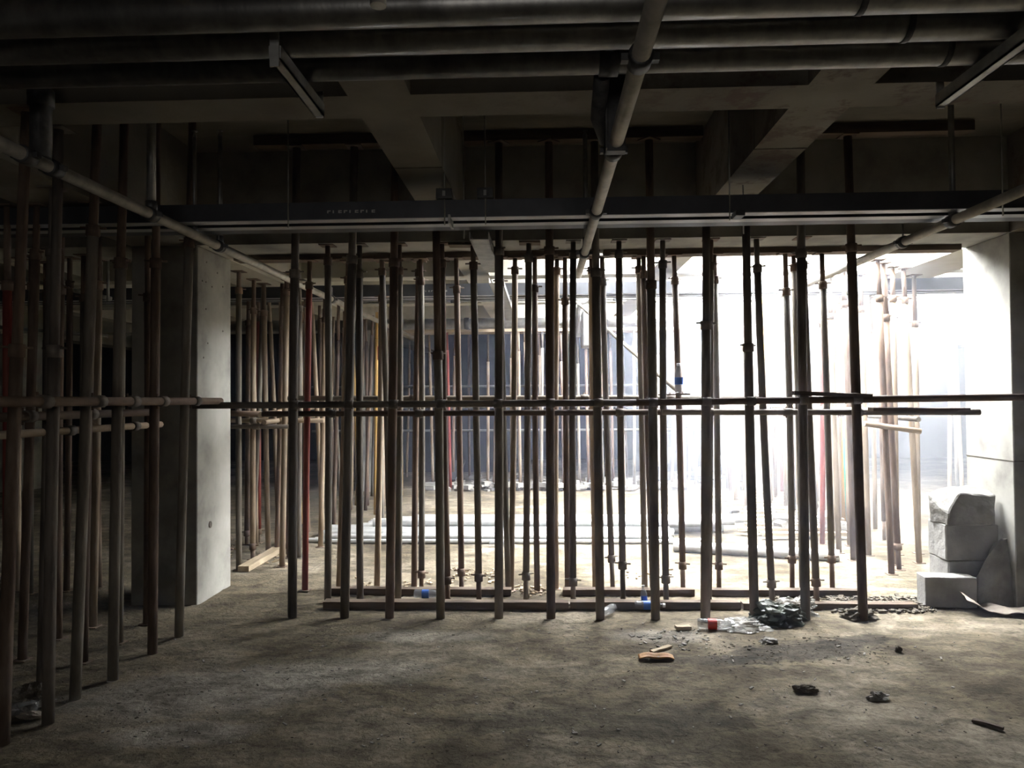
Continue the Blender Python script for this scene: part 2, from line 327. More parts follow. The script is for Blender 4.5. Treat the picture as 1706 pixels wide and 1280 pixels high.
# blocks tie holes on the left column's lit face
for (x, y) in ((344, 437), (362, 455), (337, 468), (343, 470), (353, 478), (371, 478), (343, 515), (346, 572), (371, 552), (339, 596)):
    d = R3 @ Vector(((x - 853) / F, (640 - y) / F, -1)); t = -2.56 / d.x; p = EYE + d * t
    h = MB().tube([(-2.565, p.y, p.z), (-2.557, p.y, p.z)], 0.007, 8).make('tie_hole', 'dirt'); h['kind'] = 'structure'
d = R3 @ Vector(((350 - 853) / F, (640 - 874) / F, -1)); p = EYE + d * (-2.56 / d.x)
h = MB().tube([(-2.565, p.y, p.z), (-2.556, p.y, p.z)], 0.026, 9).make('tie_hole', 'dirt'); h['kind'] = 'structure'

# ------------------------------------------------------------------ shoring props
TENS = ['twenty-', 'thirty-', 'forty-']
ORD = ['first', 'second', 'third', 'fourth', 'fifth', 'sixth', 'seventh', 'eighth', 'ninth', 'tenth', 'eleventh', 'twelfth', 'thirteenth', 'fourteenth',
       'fifteenth', 'sixteenth', 'seventeenth', 'eighteenth', 'nineteenth', 'twentieth', 'twenty-first', 'twenty-second', 'twenty-third', 'twenty-fourth', 'twenty-fifth', 'twenty-sixth', 'twenty-seventh', 'twenty-eighth', 'twenty-ninth', 'thirtieth', 'thirty-first', 'thirty-second']
CNT = {}
def nth(key): CNT[key] = CNT.get(key, -1) + 1; return ORD[CNT[key]]
WORD = {'rust': 'rusty brown', 'grey_tube': 'mortar-splashed grey', 'dark_tube': 'dark tarnished', 'tan_tube': 'dusty tan', 'red_paint': 'worn red', 'yellow_paint': 'worn yellow'}
def prop(p0, p1, mat, label, group, ro=0.0255, ri=0.0195, lo=0.0, hi=0.45, plates=True, detail=True, foot=True):
    """a telescopic steel prop from foot p0 to head p1; lo / hi: lengths of thin tube showing below / above the sleeve"""
    p0 = Vector(p0); p1 = Vector(p1); hz_ = head(p1.x, p1.y, p1.z)
    if hz_ < p1.z: p1 = p0 + (p1 - p0) * (hz_ / p1.z)
    L = (p1 - p0).length
    t = empty('shoring_prop', label, 'prop', p0, group)
    t.rotation_mode = 'QUATERNION'; t.rotation_quaternion = (p1 - p0).to_track_quat('Z', 'X')
    n = 10 if detail else 7
    bow = random.uniform(-1, 1) * 0.008; bow2 = random.uniform(-1, 1) * 0.006
    def off(z): s_ = math.sin(PI * z / L); return (bow * s_, bow2 * s_, z)
    a, b_ = lo, L - hi
    seg = [a + (b_ - a) * k / 5 for k in range(6)]
    MB().tube([off(z) for z in seg], ro, n).make('outer_tube', mat, t)
    mi = mat if mat in ('rust', 'dark_tube') else 'rust'
    if hi > 0.02: MB().tube([off(L - hi - 0.01), off(L - 0.006)], ri, n).make('inner_tube', mi if detail else mat, t)
    if lo > 0.02: MB().tube([off(0.006), off(lo + 0.01)], ri, n).make('inner_tube', mi if detail else mat, t)
    if detail:
        for z, on in ((L - hi, hi > 0.02), (lo, lo > 0.02)):
            if not on: continue
            c = MB().tube([off(z - 0.03), off(z - 0.028), off(z + 0.028), off(z + 0.03)], [ro, ro + 0.007, ro + 0.007, ro], n).make('collar', mi, t)
            an = random.uniform(-0.5, 0.5); q = Vector(off(z + 0.015)); d = Vector((math.cos(an), math.sin(an), 0)) * (ro + 0.035)
            MB().tube([q - d, q + d], 0.006, 6).make('handle', mi, c)
    if plates:
        if foot: MB().b(-0.04, 0.04, -0.04, 0.04, 0, 0.006).make('base_plate', mi, t)
        MB().b(-0.055, 0.055, -0.055, 0.055, L - 0.007, L).make('top_plate', mi, t)
    return t
def head(x, y, z):
    for (a, b_, c, d, zz) in BEAMS:
        if a - .06 < x < b_ + .06 and c - .06 < y < d + .06: z = min(z, zz)
    return z
def pcol(w=None):
    return random.choices(['rust', 'grey_tube', 'dark_tube', 'tan_tube', 'red_paint', 'yellow_paint'], w or [5, 4, 3, 2, .4, .3])[0]

# front row, up to the slab (x of foot, x of top at the bottom of the cable tray, material)
ZT = ZS - 0.075
rowF = [(487, 493, 'dark_tube'), (574, 587, 'dark_tube'), (649, 657, 'rust'), (734, 727, 'grey_tube'), (831, 831, 'dark_tube'), (918, 915, 'rust'), (1000, 992, 'dark_tube'),
        (1092, 1083, 'grey_tube'), (1175, 1176, 'dark_tube'), (1257, 1243, 'dark_tube'), (1342, 1334, 'dark_tube'), (1438, 1417, 'rust')]
YF = 5.20
for i, (a, b_, m_) in enumerate(rowF):
    Xa = X_at(a, YF, 0); Xb = X_at(b_, YF, 2.62); Xt = Xa + (Xb - Xa) * ZT / 2.62
    prop((Xa, YF, 0), (Xt, YF + random.uniform(-.02, .02), ZT), m_, f'{WORD[m_]} steel prop, {ORD[i]} from the left in the front row', 'steel props of the front row',
         ro=0.031 if i != 8 else 0.034, ri=0.027, hi=random.uniform(0.75, 1.0), foot=False)
# row 2 under the front edge of the beam
row2 = [(546, 546, 'grey_tube', 0, .12), (600, 599, 'dark_tube', 0, .22), (663, 665, 'grey_tube', 0, .2), (746, 736, 'rust', .17, .15), (798, 788, 'grey_tube', .19, .17), (876, 881, 'dark_tube', .20, .12),
        (955, 955, 'dark_tube', .16, .10), (1038, 1031, 'dark_tube', .28, .10), (1110, 1104, 'dark_tube', .18, .18), (1180, 1184, 'grey_tube', 0, .2), (1287, 1260, 'dark_tube', .15, .22), (1361, 1336, 'grey_tube', .16, .2)]
Y2 = 5.575
for i, (a, b_, m_, lo, hi) in enumerate(row2):
    prop((X_at(a, Y2, 0), Y2, 0), (X_at(b_, Y2, ZG), Y2, ZG), m_, f'{WORD[m_]} steel prop, {ORD[i]} from the left in the second row', 'steel props of the second row', lo=lo, hi=hi)
# row 3 behind the second floor timber
row3 = [(508, 516, 'red_paint', 5.93, 0, .2), (565, 580, 'tan_tube', 6.0, 0, .15), (628, 637, 'tan_tube', 6.0, 0, .3), (651, 636, 'grey_tube', 5.92, 0, .1), (690, 698, 'rust', 6.0, 0, .1), (702, 701, 'grey_tube', 5.93, .13, .18),
        (769, 760, 'rust', 5.92, .15, .25), (847, 833, 'grey_tube', 5.92, 0, .2), (851, 858, 'tan_tube', 5.95, 0, .1), (895, 891, 'rust', 5.92, 0, .25), (926, 928, 'tan_tube', 6.0, 0, .1),
        (946, 941, 'rust', 5.94, 0, .35), (992, 985, 'tan_tube', 6.0, 0, .1), (1021, 1003, 'dark_tube', 5.95, .25, .2), (1074, 1064, 'grey_tube', 6.0, 0, .1), (1088, 1072, 'rust', 5.93, 0, .15), (1138, 1123, 'rust', 5.94, .20, .2),
        (1198, 1190, 'grey_tube', 5.93, .2, .2), (1320, 1308, 'grey_tube', 5.93, .25, .3), (1337, 1322, 'grey_tube', 6.0, 0, .1), (1387, 1369, 'grey_tube', 5.94, .25, .25)]
for i, (a, b_, m_, Y, lo, hi) in enumerate(row3):
    prop((X_at(a, Y, 0), Y, 0), (X_at(b_, Y, ZG - 0.045), Y, ZG - 0.045), m_, f'{WORD[m_]} steel prop, {ORD[i]} from the left in the third row', 'steel props of the third row', lo=lo, hi=hi, ro=0.024, ri=0.0185)

# props beside the left column: outer line rises to the slab, inner line stands under the girder
def left_prop(xf, yf, xr, yr, zt, m_, label, group, **k):
    P = gnd(xf, yf); Q = pt(xr, yr, P.y); s_ = zt / Q.z
    return prop(P, (P.x + (Q.x - P.x) * s_, P.y, zt), m_, label, group, **k)
rowL = [(5, 1240, 38, 370, 'rust'), (80, 1205, 94, 420, 'dark_tube'), (125, 1165, 158, 300, 'grey_tube'), (188, 1135, 208, 210, 'grey_tube'), (254, 1090, 261, 300, 'rust'), (298, 1060, 316, 380, 'grey_tube')]
for i, (a, b_, c, d, m_) in enumerate(rowL):
    left_prop(a, b_, c, d, ZS, m_, f'{WORD[m_]} steel prop, {ORD[i]} from the camera in the near left line', 'tall props beside the left column', ro=0.028, ri=0.023, hi=random.uniform(0.8, 1.1), foot=False)
rowL2 = [(37, 1100, 57, 500, 'rust'), (69, 1138, 84, 500, 'dark_tube'), (139, 1104, 152, 500, 'rust'), (97, 1065, 102, 500, 'rust'), (155, 1045, 163, 500, 'tan_tube'), (198, 1072, 203, 450, 'grey_tube'), (245, 1040, 246, 450, 'rust'), (12, 1100, 12, 500, 'red_paint')]
for i, (a, b_, c, d, m_) in enumerate(sorted(rowL2, key=lambda r: -r[1])):
    left_prop(a, b_, c, d, ZG, m_, f'{WORD[m_]} steel prop under the left girder, {ORD[i]} from the camera', 'props under the left girder', hi=random.uniform(.2, .5))
rowL3 = [(111, 985, 116, 480, 'rust'), (165, 980, 162, 500, 'rust'), (50, 990, 52, 500, 'grey_tube'), (76, 975, 76, 500, 'rust'), (30, 985, 32, 500, 'tan_tube'), (136, 990, 139, 500, 'grey_tube')]
for i, (a, b_, c, d, m_) in enumerate(sorted(rowL3)):
    left_prop(a, b_, c, d, ZG, m_, f'{WORD[m_]} steel prop left of the dark column, {ORD[i]} from the left', 'props left of the dark column', hi=random.uniform(.2, .4), ro=0.024)
# props under the girder that runs on behind the left column
gl = [(398, 950, 398, 460, 'grey_tube'), (376, 895, 379, 470, 'yellow_paint'), (411, 908, 414, 480, 'rust'), (421, 932, 423, 470, 'tan_tube'), (431, 905, 431, 500, 'red_paint'), (447, 922, 440, 490, 'tan_tube'), (470, 945, 478, 430, 'tan_tube'),
      (481, 930, 480, 500, 'rust'), (534, 912, 541, 520, 'tan_tube'), (497, 930, 499, 470, 'dark_tube')]
for i, (a, b_, c, d, m_) in enumerate(sorted(gl)):
    left_prop(a, b_, c, d, ZG, m_, f'{WORD[m_]} steel prop just behind the lit left column, {ORD[i]} from the left', 'props behind the left column', hi=random.uniform(.15, .35), lo=random.choice([0, 0, .12]))
LN = {-2.92: 'outermost', -2.68: 'outer', -2.45: 'inner', -2.25: 'innermost'}
for Y in [7.4 + 0.40 * i for i in range(12)]:
    for X in (-2.92, -2.68, -2.45, -2.25):
        if X > -2.3 and Y < 9: continue
        if random.random() < 0.12: continue
        xx = X + random.uniform(-.07, .07); yy = Y + random.uniform(-.12, .12)
        m_ = pcol([3, 1.5, .6, 5, .9, 1.8])
        l = {'tan_tube': 'dusty tan', 'yellow_paint': 'worn yellow', 'red_paint': 'worn red'}.get(m_, 'brownish grey')
        prop((xx, yy, 0), (xx + random.uniform(-.12, .12), yy + random.uniform(-.05, .05), ZG), m_, f'{l} prop, {nth(("gl", X))} back in the {LN[X]} line under the far left girder', f'{l} props of the line beyond the left column', detail=False, hi=random.uniform(.15, .5), plates=False, ro=0.024)
# far row under the distant main beam
X = -2.1
while X < 3.1:
    for Y in (12.42, 12.82):
        if random.random() < 0.22: continue
        if -1.45 < X < -1.05: continue
        xx = X + random.uniform(-.06, .06); m_ = pcol([3, 2, .5, 5, .5, .4])
        l = 'pale dusty' if m_ in ('tan_tube', 'grey_tube', 'yellow_paint') else 'reddish brown'
        prop((xx, Y + random.uniform(-.06, .06), 0), (xx + random.uniform(-.08, .08), Y, ZG), m_, f'{l} prop, {nth(("far", Y))} from the left in the distant row, {"nearer" if Y < 12.6 else "farther"} file', f'{l} props of the distant row', detail=False, hi=random.uniform(.2, .6), plates=False, ro=0.026)
    X += 0.19
# props under the right-hand girder, in the daylight
for i in range(14):
    xx = (3.55, 3.72, 3.88, 5.25, 5.4, 5.6, 5.8)[i % 7] + random.uniform(-.04, .04); yy = 8.6 + (i // 7) * 1.7 + random.uniform(-.3, .3); zz = ZG
    prop((xx, yy, 0), (xx + random.uniform(-.1, .1), yy, ZS), pcol([2, 4, .4, 5, 0, 0]), f'pale prop in the bay right of the bright girder, {ORD[i]} of a loose double line', 'props of the bay beyond the right girder', detail=False, plates=False)
gr = []
for Y in [6.6 + 0.38 * i for i in range(15)]:
    for X in (2.55, 2.85, 3.1, 3.3, 3.5):
        if X < 2.7 and (Y < 8.6): continue
        if random.random() < 0.15: continue
        gr.append((X, X + random.uniform(-.07, .07), Y + random.uniform(-.12, .12)))
LR = {2.55: 'leftmost', 2.85: 'second', 3.1: 'third', 3.3: 'fourth', 3.5: 'fifth'}
for (X, xx, yy) in gr:
    m_ = pcol([2, 3, .4, 5, .4, .5]); l = {'yellow_paint': 'worn yellow', 'red_paint': 'worn red'}.get(m_, 'sunlit dusty')
    near = yy < 8
    prop((xx, yy, 0), (xx + random.uniform(-.10, .06), yy, ZG), m_, f'{l} prop, {nth(("gr", X))} back in the {LR[X]} file under the right girder', f'{l} props beyond the right column', detail=near, lo=random.choice([0, 0, .2]), hi=random.uniform(.15, .5), plates=near, ro=0.025)
# a further, dim line beyond the far beam
for i in range(16):
    xx = -4.5 + i * 0.62 + random.uniform(-.15, .15); yy = 14.6
    prop((xx, yy, 0), (xx + random.uniform(-.1, .1), yy, ZS), pcol(), f'dim prop deep in the dark bay, {ORD[i]} from the left', 'dim props of the deepest bay', detail=False, plates=False)

# ------------------------------------------------------------------ cross bars tied to the props
def bar(p0, p1, r, mat, label, couple=(), group='horizontal tie tubes'):
    p0 = Vector(p0); p1 = Vector(p1); n = max(2, int((p1 - p0).length / 0.5) + 1)
    rot = (p1 - p0).to_track_quat('Z', 'X'); L = (p1 - p0).length
    t = empty('cross_tube', label, 'scaffold tube', p0, group); t.rotation_mode = 'QUATERNION'; t.rotation_quaternion = rot
    MB().tube([(0, random.uniform(-.003, .003), L * k / (n - 1)) for k in range(n)], r, 10).make('tube', mat, t)
    for s_ in couple:
        z = s_ * L
        c = MB().tube([(0, 0, z - 0.03), (0, 0, z + 0.03)], r + 0.008, 10).make('coupler', 'dark_tube', t)
        MB().tube([(-r - .02, -r - .01, z), (r + .02, -r - .01, z)], 0.006, 6).make('bolt', 'rust', c)
    return t
YB = YF - 0.058
a = pt(322, 676, YB); b_ = pt(1060, 671, YB); c = pt(1040, 672, YB); d = pt(1765, 661, YB)
bar(a, (b_.x, YB, b_.z), 0.024, 'dark_tube', 'dark tie tube across the left half of the front row', [X_frac for X_frac in ((X_at(q, YB, 1.48) - a.x) / (b_.x - a.x) for q in (491, 582, 656, 735, 830, 917, 997))])
bar((b_.x + 0.004, YB, b_.z), d, 0.024, 'rust', 'dark tie tube across the right half of the front row', [(X_at(q, YB, 1.48) - b_.x) / (d.x - b_.x) for q in (1087, 1176, 1250, 1338, 1427)])
Y2b = Y2 - 0.052
bar(pt(437, 690, Y2b), pt(1100, 687, Y2b), 0.022, 'rust', 'rusty tie tube along the left half of the second row', (0.18, 0.4, 0.6, 0.9))
bar(pt(1103, 687, Y2b), pt(1632, 687, Y2b), 0.022, 'dark_tube', 'tie tube along the second row that ends free by the right column', (0.15, 0.4, 0.62))
bar(pt(480, 664, 6.04), pt(1190, 663, 6.04), 0.022, 'grey_tube', 'grey tie tube along the back of the third row', (0.1, 0.3, 0.5, 0.7, 0.9))
bar(pt(1192, 665, 6.04), pt(1560, 663, 6.04), 0.022, 'grey_tube', 'short grey tie tube at the right end of the third row', (0.2, 0.6))
t = empty('hanger_rod', 'thin rod holding the upper end of the slanting brace tube', 'hanger rod', (0.41, 8.88, 2.60)); MB().tube([(0, 0, 0), (0, 0, ZS - 2.60)], .006, 6).make('rod', 'galv_dull', t)
# along the left line
bar((-2.245, 2.7, 1.505), (-2.245, 5.17, 1.50), 0.024, 'rust', 'rusty tie tube along the tall props in front of the left column', (0.25, 0.42, 0.55, 0.68, 0.85))
bar((-2.60, 3.2, 1.43), (-2.60, 4.95, 1.43), 0.024, 'rust', 'rusty tie tube under the left girder, nearer the camera', (0.3, 0.6))
bar((-2.68, 3.5, 1.34), (-2.68, 5.2, 1.34), 0.022, 'tan_tube', 'lowest tie tube under the left girder', (0.4, 0.8))
# behind the left column
bar(pt(372, 689, 6.5), pt(436, 690, 6.5), 0.026, 'rust', 'short brown tube end sticking out behind the lit column')
bar(pt(435, 692, 6.2), pt(540, 676, 9.5), 0.028, 'tan_tube', 'thick tan tie tube leading away behind the lit column', (0.3,))
bar(pt(440, 704, 6.4), pt(560, 688, 11.5), 0.022, 'tan_tube', 'lower tan tie tube leading away behind the lit column', (0.2,))
bar(pt(373, 701, 7.0), pt(540, 701, 7.0), 0.022, 'tan_tube', 'pale tie tube across the props behind the lit column', (0.3, .7))
bar(pt(374, 711, 6.55), pt(482, 711, 6.55), 0.02, 'dark_tube', 'dark tie tube, lowest across the props behind the lit column', (0.5,))
# right side
bar(pt(1440, 706, 6.5), pt(1534, 719, 5.6 + 0.9), 0.024, 'tan_tube', 'sunlit tube end lying on the tie tubes at the right', ())
bar((2.78, 6.4, 1.38), (2.78, 12.2, 1.40), 0.022, 'tan_tube', 'sunlit tie tube along the props beyond the right column', (0.2, 0.5))
bar((3.2, 6.6, 1.30), (3.2, 12.2, 1.35), 0.022, 'grey_tube', 'second sunlit tie tube beyond the right column', (0.3, 0.7))
bar((-2.1, 12.3, 1.40), (2.4, 12.3, 1.44), 0.022, 'tan_tube', 'thin tie tube across the distant prop row', (0.1, 0.5, 0.8))
bar((0.41, 8.9, 2.62), (1.10, 6.083, 1.53), 0.02, 'grey_tube', 'slanting brace tube running down to the tie tube by the bottle')

def plank(p0, p1, w, h, mat, label, group=None, name='timber_plank', cat='plank', roll=0.0):
    p0 = Vector(p0); p1 = Vector(p1); L = (p1 - p0).length; n = max(3, int(L / 0.25))
    mb = MB(); rings = []
    for k in range(n + 1):
        x = L * k / n; j = [random.uniform(-.003, .003) for _ in range(4)]
        b0 = len(mb.v)
        mb.v += [(x, -w / 2 + j[0], -h / 2), (x, w / 2 + j[1], -h / 2), (x, w / 2 + j[1], h / 2 + j[2]), (x, -w / 2 + j[0], h / 2 + j[3])]
        if k:
            a = b0 - 4
            for q in range(4): mb.f.append((a + q, a + (q + 1) % 4, b0 + (q + 1) % 4, b0 + q)); mb.sm.append(False)
        else: mb.f.append((0, 3, 2, 1)); mb.sm.append(False)
    e = len(mb.v) - 4; mb.f.append((e, e + 1, e + 2, e + 3)); mb.sm.append(False)
    o = mb.make(name, mat); o.location = p0
    o.rotation_mode = 'QUATERNION'; o.rotation_quaternion = (p1 - p0).to_track_quat('X', 'Z') @ Matrix.Rotation(roll, 3, 'X').to_quaternion()
    return tag(o, label, cat, group)
# floor timbers
g = 'timbers on the floor at the prop feet'
def ft(x0, x1, Y, w, h, lab, m_='timber'): plank((X_at(x0, Y, 0), Y, h / 2 + .003), (X_at(x1, Y, 0), Y, h / 2 + .003), w, h, m_, lab, g)
ft(541, 947, 5.44, 0.09, 0.05, 'long weathered timber on the floor at the left end of the second prop row')
ft(950, 1232, 5.46, 0.08, 0.05, 'dark floor timber in the middle of the second prop row, behind the bottles')
ft(1236, 1525, 5.47, 0.08, 0.04, 'floor timber half buried in rubble at the right of the second row')
ft(552, 852, 5.83, 0.08, 0.045, 'floor timber before the left half of the third prop row')
ft(938, 1156, 5.83, 0.08, 0.045, 'short floor timber before the middle of the third prop row')
ft(1184, 1432, 5.83, 0.08, 0.045, 'floor timber before the right part of the third prop row')
plank(gnd(405, 948, .03), gnd(462, 916, .03), 0.10, 0.05, 'pale_timber', 'pale timber offcut on the floor behind the lit column', g)
# runners at the heads
for (a, b_, l_) in ((-2.0, -.84, 'left'), (-.54, 1.1, 'middle'), (1.4, 2.9, 'right')):
    plank((a, YF, ZS - .0375), (b_, YF, ZS - .0375), 0.10, 0.07, 'timber', f'timber runner under the slab in the {l_} bay over the front props', 'timber runners')
plank((-2.45, 5.96, ZG - .0225), (0.45, 5.96, ZG - .0225), 0.14, 0.042, 'timber', 'timber runner under the main beam, left half of the opening', 'timber runners')
plank((0.48, 5.96, ZG - .0225), (3.2, 5.96, ZG - .0225), 0.14, 0.042, 'timber', 'timber runner under the main beam, right half of the opening', 'timber runners')
plank(pt(748, 409, 5.58) , pt(790, 409, 5.58), 0.12, 0.012, 'ply', 'small plywood pad under the main beam', 'plywood pads')
plank(pt(865, 405, 5.58), pt(900, 405, 5.58), 0.12, 0.012, 'ply', 'second small plywood pad under the main beam', 'plywood pads')
plank((-2.45, 12.6, ZG - .03), (3.2, 12.6, ZG - .03), 0.5, 0.05, 'pale_timber', 'pale timber deck on the heads of the distant props', 'timber runners')
plank(pt(1320, 655, 5.10), pt(1450, 660, 5.10), 0.08, 0.025, 'timber', 'dark board laid on the tie tube right of the bottle')
plank(pt(1450, 682, 5.45), pt(1612, 683, 5.55), 0.07, 0.025, 'timber', 'narrow board lying along the free tie tube end')
plank(pt(1098, 658, 5.85), pt(1148, 657, 5.85), 0.10, 0.012, 'timber', 'small board on the tie tube under the upright bottle')

# ------------------------------------------------------------------ pipes below the ceiling
LASTPIPE = [None]
def pipe(name, pts, r, mat, label, cat='pipe', group='ceiling pipes', couplings=(), n=16):
    p0 = Vector(pts[0]); t = empty(name, label, cat, p0, group); LASTPIPE[0] = t
    MB().tube([Vector(p) - p0 for p in pts], r, n).make('pipe_run', mat, t)
    for c, ax in couplings:
        c = Vector(c) - p0; ax = Vector(ax).normalized()
        k = MB().tube([c - ax * .035, c - ax * .033, c + ax * .033, c + ax * .035], [r, r + .009, r + .009, r], n).make('coupling', 'coupling', t)
        s_ = Vector((0, 0, 1)) if abs(ax.z) < .5 else Vector((1, 0, 0)); q = ax.cross(s_).normalized()
        for sg in (-1, 1): MB().box(c + q * sg * (r + .014), (.028, .028, .022)).make('bolt_lug', 'coupling', k)
    return t
ZP = 2.65
for k, (Y, lab) in enumerate(((2.29, 'nearest of the three large zinc pipes across the ceiling'), (2.475, 'middle one of the three large zinc pipes across the ceiling'), (2.665, 'farthest of the three large zinc pipes across the ceiling'))):
    r = 0.057; x0 = -6 if k < 2 else -2.1
    pipe('ceiling_pipe', [(x0, Y, ZP + r), (6, Y, ZP + r)], r, 'galv', lab, couplings=[((.24, Y, ZP + r), (1, 0, 0))] if k == 2 else [])
    MB().tube([(.95 + .22 * k, 0, r * 0 + 0), (.97 + .22 * k, 0, 0)], r + .003, 16).make('weld_seam', 'coupling', LASTPIPE[0]).location = (-x0, 0, 0)
def trapeze(X, y0, y1, zc, lab):
    t = empty('pipe_trapeze', lab, 'pipe hanger', (X, y0, zc), 'trapeze hangers')
    mb = MB(); mb.b(-.02, .02, 0, y1 - y0, -.006, 0); mb.b(-.02, -.014, 0, y1 - y0, -.006, .04); mb.b(.014, .02, 0, y1 - y0, -.006, .04); mb.make('channel', 'galv_dull', t)
    MB().b(-.015, .015, -.006, 0, -.03, ZS - zc).make('rod', 'galv_dull', t)
    MB().b(-.014, .014, y1 - y0, y1 - y0 + .006, -.012, .09).make('end_bracket', 'galv_dull', t)
xx = X_at(532, 2.87, 2.62)
trapeze(xx, 2.385, 2.87, 2.606, 'slanting-looking steel trapeze carrying the pipes at left')
trapeze(X_at(1572, 2.9, 2.62), 2.24, 2.92, 2.606, 'steel trapeze carrying the pipes at right')
# sprinkler branch pipes running away from the camera
ZQ = 2.5
def branch(X, y0, y1, lab, cps, segs):
    t = pipe('sprinkler_pipe', [(X, y0, ZQ), (X, y1, ZQ)], 0.028, 'galv_pipe', lab, couplings=[((X, y, ZQ), (0, 1, 0)) for y in cps], group='sprinkler branch pipes')
    return t
XL, XC, XR = -2.085, 0.292, 2.345
branch(XL, 1.6, 12.0, 'long zinc sprinkler pipe running away at the left', (2.96, 3.13, 3.94, 4.78, 7.4, 9.8), 0)
branch(XC, 0.9, 6.15, 'zinc sprinkler pipe running away over the middle', (2.22, 3.05, 4.05, 5.2), 0)
branch(XR, 3.2, 7.6, 'zinc sprinkler pipe running away at the right', (4.4, 5.0), 0)
def riser(X, Y, zt, r, lab, head=True):
    t = empty('sprinkler_riser', lab, 'sprinkler', (X, Y, ZQ + .03), 'upright sprinkler risers')
    L = zt - ZQ - .03
    MB().tube([(0, 0, -0.005), (0, 0, L - .03)], r, 10).make('pipe_run', 'galv_dull', t)
    MB().tube([(0, 0, -.01), (0, 0, .04)], r + .007, 10).make('fitting', 'coupling', t)
    if head:
        hd = MB().lathe([(r * .7, L - .04), (r, L - .02), (r * .4, L), (.018, L + .005), (.018, L + .008), (0.001, L + .008)], 10).make('sprinkler_head', 'galv', t)
riser(XL, 3.94, ZS - .03, 0.024, 'thick upright riser from the left sprinkler pipe to the slab', False)
riser(XL, 4.44, 3.12, 0.011, 'short thin sprinkler riser on the left pipe')
riser(XL, 4.80, 3.25, 0.014, 'thin sprinkler riser above the lit left column')
riser(XC, 5.03, 3.28, 0.016, 'upright sprinkler riser on the middle pipe')
riser(XR, 4.40, 3.22, 0.016, 'upright sprinkler riser on the right pipe')
# big drop at the left
pp = pt(60, 130, 2.98); 
pipe('drop_pipe', [(XL, 3.05, ZQ + .02), (XL, 3.05, 2.80), (XL, 3.02, 2.84), (XL, 2.80, 2.86)], 0.042, 'coupling', 'dark drop pipe down to the left sprinkler pipe', couplings=[((XL, 3.05, 2.77), (0, 0, 1))])
pipe('drop_pipe', [(XC - .07, 2.72, ZQ + .17), (XC - .07, 2.95, ZQ + .10), (XC - .03, 3.0, ZQ + .02)], 0.030, 'coupling', 'short dark elbow pipe joining the middle sprinkler pipe')
# flat steel hanger by the middle pipe
t = empty('channel_hanger', 'dark channel hanger left of the middle sprinkler pipe', 'pipe hanger', (XC + .0, 2.93, 2.5), 'trapeze hangers')
MB().b(-.045, .035, 0, .05, -.04, ZB - 2.5 - .0).make('web', 'coupling', t)
MB().b(-.045, -.039, -.04, .05, -.04, ZB - 2.5 - .0).make('flange', 'coupling', t)
# ring hangers
for X, Y, lab in ((XL, 4.78, 'ring hanger on the left sprinkler pipe'), (XR, 5.0, 'ring hanger on the right sprinkler pipe'), (XL, 7.4, 'ring hanger on the left pipe beyond the main beam')):
    t = empty('ring_hanger', lab, 'pipe hanger', (X, Y, ZQ), 'ring hangers')
    MB().tube([(.036 * math.cos(a_), 0, .036 * math.sin(a_)) for a_ in [2 * PI * k / 14 for k in range(15)]], .005, 6).make('ring', 'galv_dull', t)
    MB().tube([(0, 0, .036), (0, 0, .12)], .006, 6).make('rod', 'galv_dull', t)
pipe('ceiling_pipe', [pt(630, 10, 1.95), pt(631, -60, 1.95) + Vector((0, 0, .3))], .022, 'galv_dull', 'short pipe stub at the very top of the picture', n=12)

# ------------------------------------------------------------------ cable trays
def tray(X0, X1, Ya, w, z0, h, lab, marks=None):
    t = empty('cable_tray', lab, 'cable tray', ((X0 + X1) / 2, Ya, z0), 'cable trays')
    L = (X1 - X0) / 2
    mb = MB(); mb.b(-L, L, 0, .003, 0, h); mb.b(-L, L, w - .003, w, 0, h); mb.b(-L, L, .003, w - .003, .035, .039); mb.make('trough', 'tray', t)
    MB().b(-L, L, .003, w * .24, -.003, .0).make('bottom_lip', 'tray_lip', t)
    MB().b(-L, L, w * .44, w * .68, -.003, .0).make('bottom_lip', 'tray_lip', t)
    mb = MB(); mb.b(-L, L, w * .24 - .004, w * .24, -.003, .035); mb.b(-L, L, w * .44, w * .44 + .004, -.003, .035); mb.make('rib', 'tray', t)
    mb = MB(); mb.b(-L, L, w * .7, w, -.001, .002); mb.make('back_strip', 'tray', t)
    if marks:
        mb = MB()
        for i in range(9):
            x = marks[0] + (marks[1] - marks[0]) * i / 8; s_ = (marks[1] - marks[0]) / 26
            k = i % 3
            mb.b(x - s_, x - s_ * .3, -.002, 0, marks[2], marks[2] + .016)
            if k != 1: mb.b(x - s_ * .3, x + s_, -.002, 0, marks[2] + .010, marks[2] + .016)
            if k == 2: mb.b(x - s_ * .3, x + s_, -.002, 0, marks[2], marks[2] + .005)
        mb.make('lettering', 'mark', t)
    return t
cx = 0.0
tray(-5.9, 5.9, 4.31, 0.34, 2.548, 0.10, 'long dark cable tray hung across the hall before the front props', (X_at(548, 4.31, 2.6), X_at(622, 4.31, 2.6), .035))
tray(-5.9, 5.9, 8.0 - .42, 0.34, 2.548, 0.12, 'second cable tray beyond the front prop rows', (X_at(706, 7.6, 2.6), X_at(744, 7.6, 2.6), .04))
t = empty('cable_tray', 'pale trunking that branches off the tray and leads away over the middle', 'cable tray', (-.39, 4.66, 2.49), 'cable trays')
mb = MB(); mb.b(-.06, .06, 0, 1.22, 0, .004); mb.b(-.06, -.057, 0, 1.22, 0, .05); mb.b(.057, .06, 0, 1.22, 0, .05); mb.make('trough', 'galv_dull', t)
t = empty('cable_tray', 'far piece of the pale trunking beyond the main beam', 'cable tray', (-.39, 6.3, 2.47), 'cable trays')
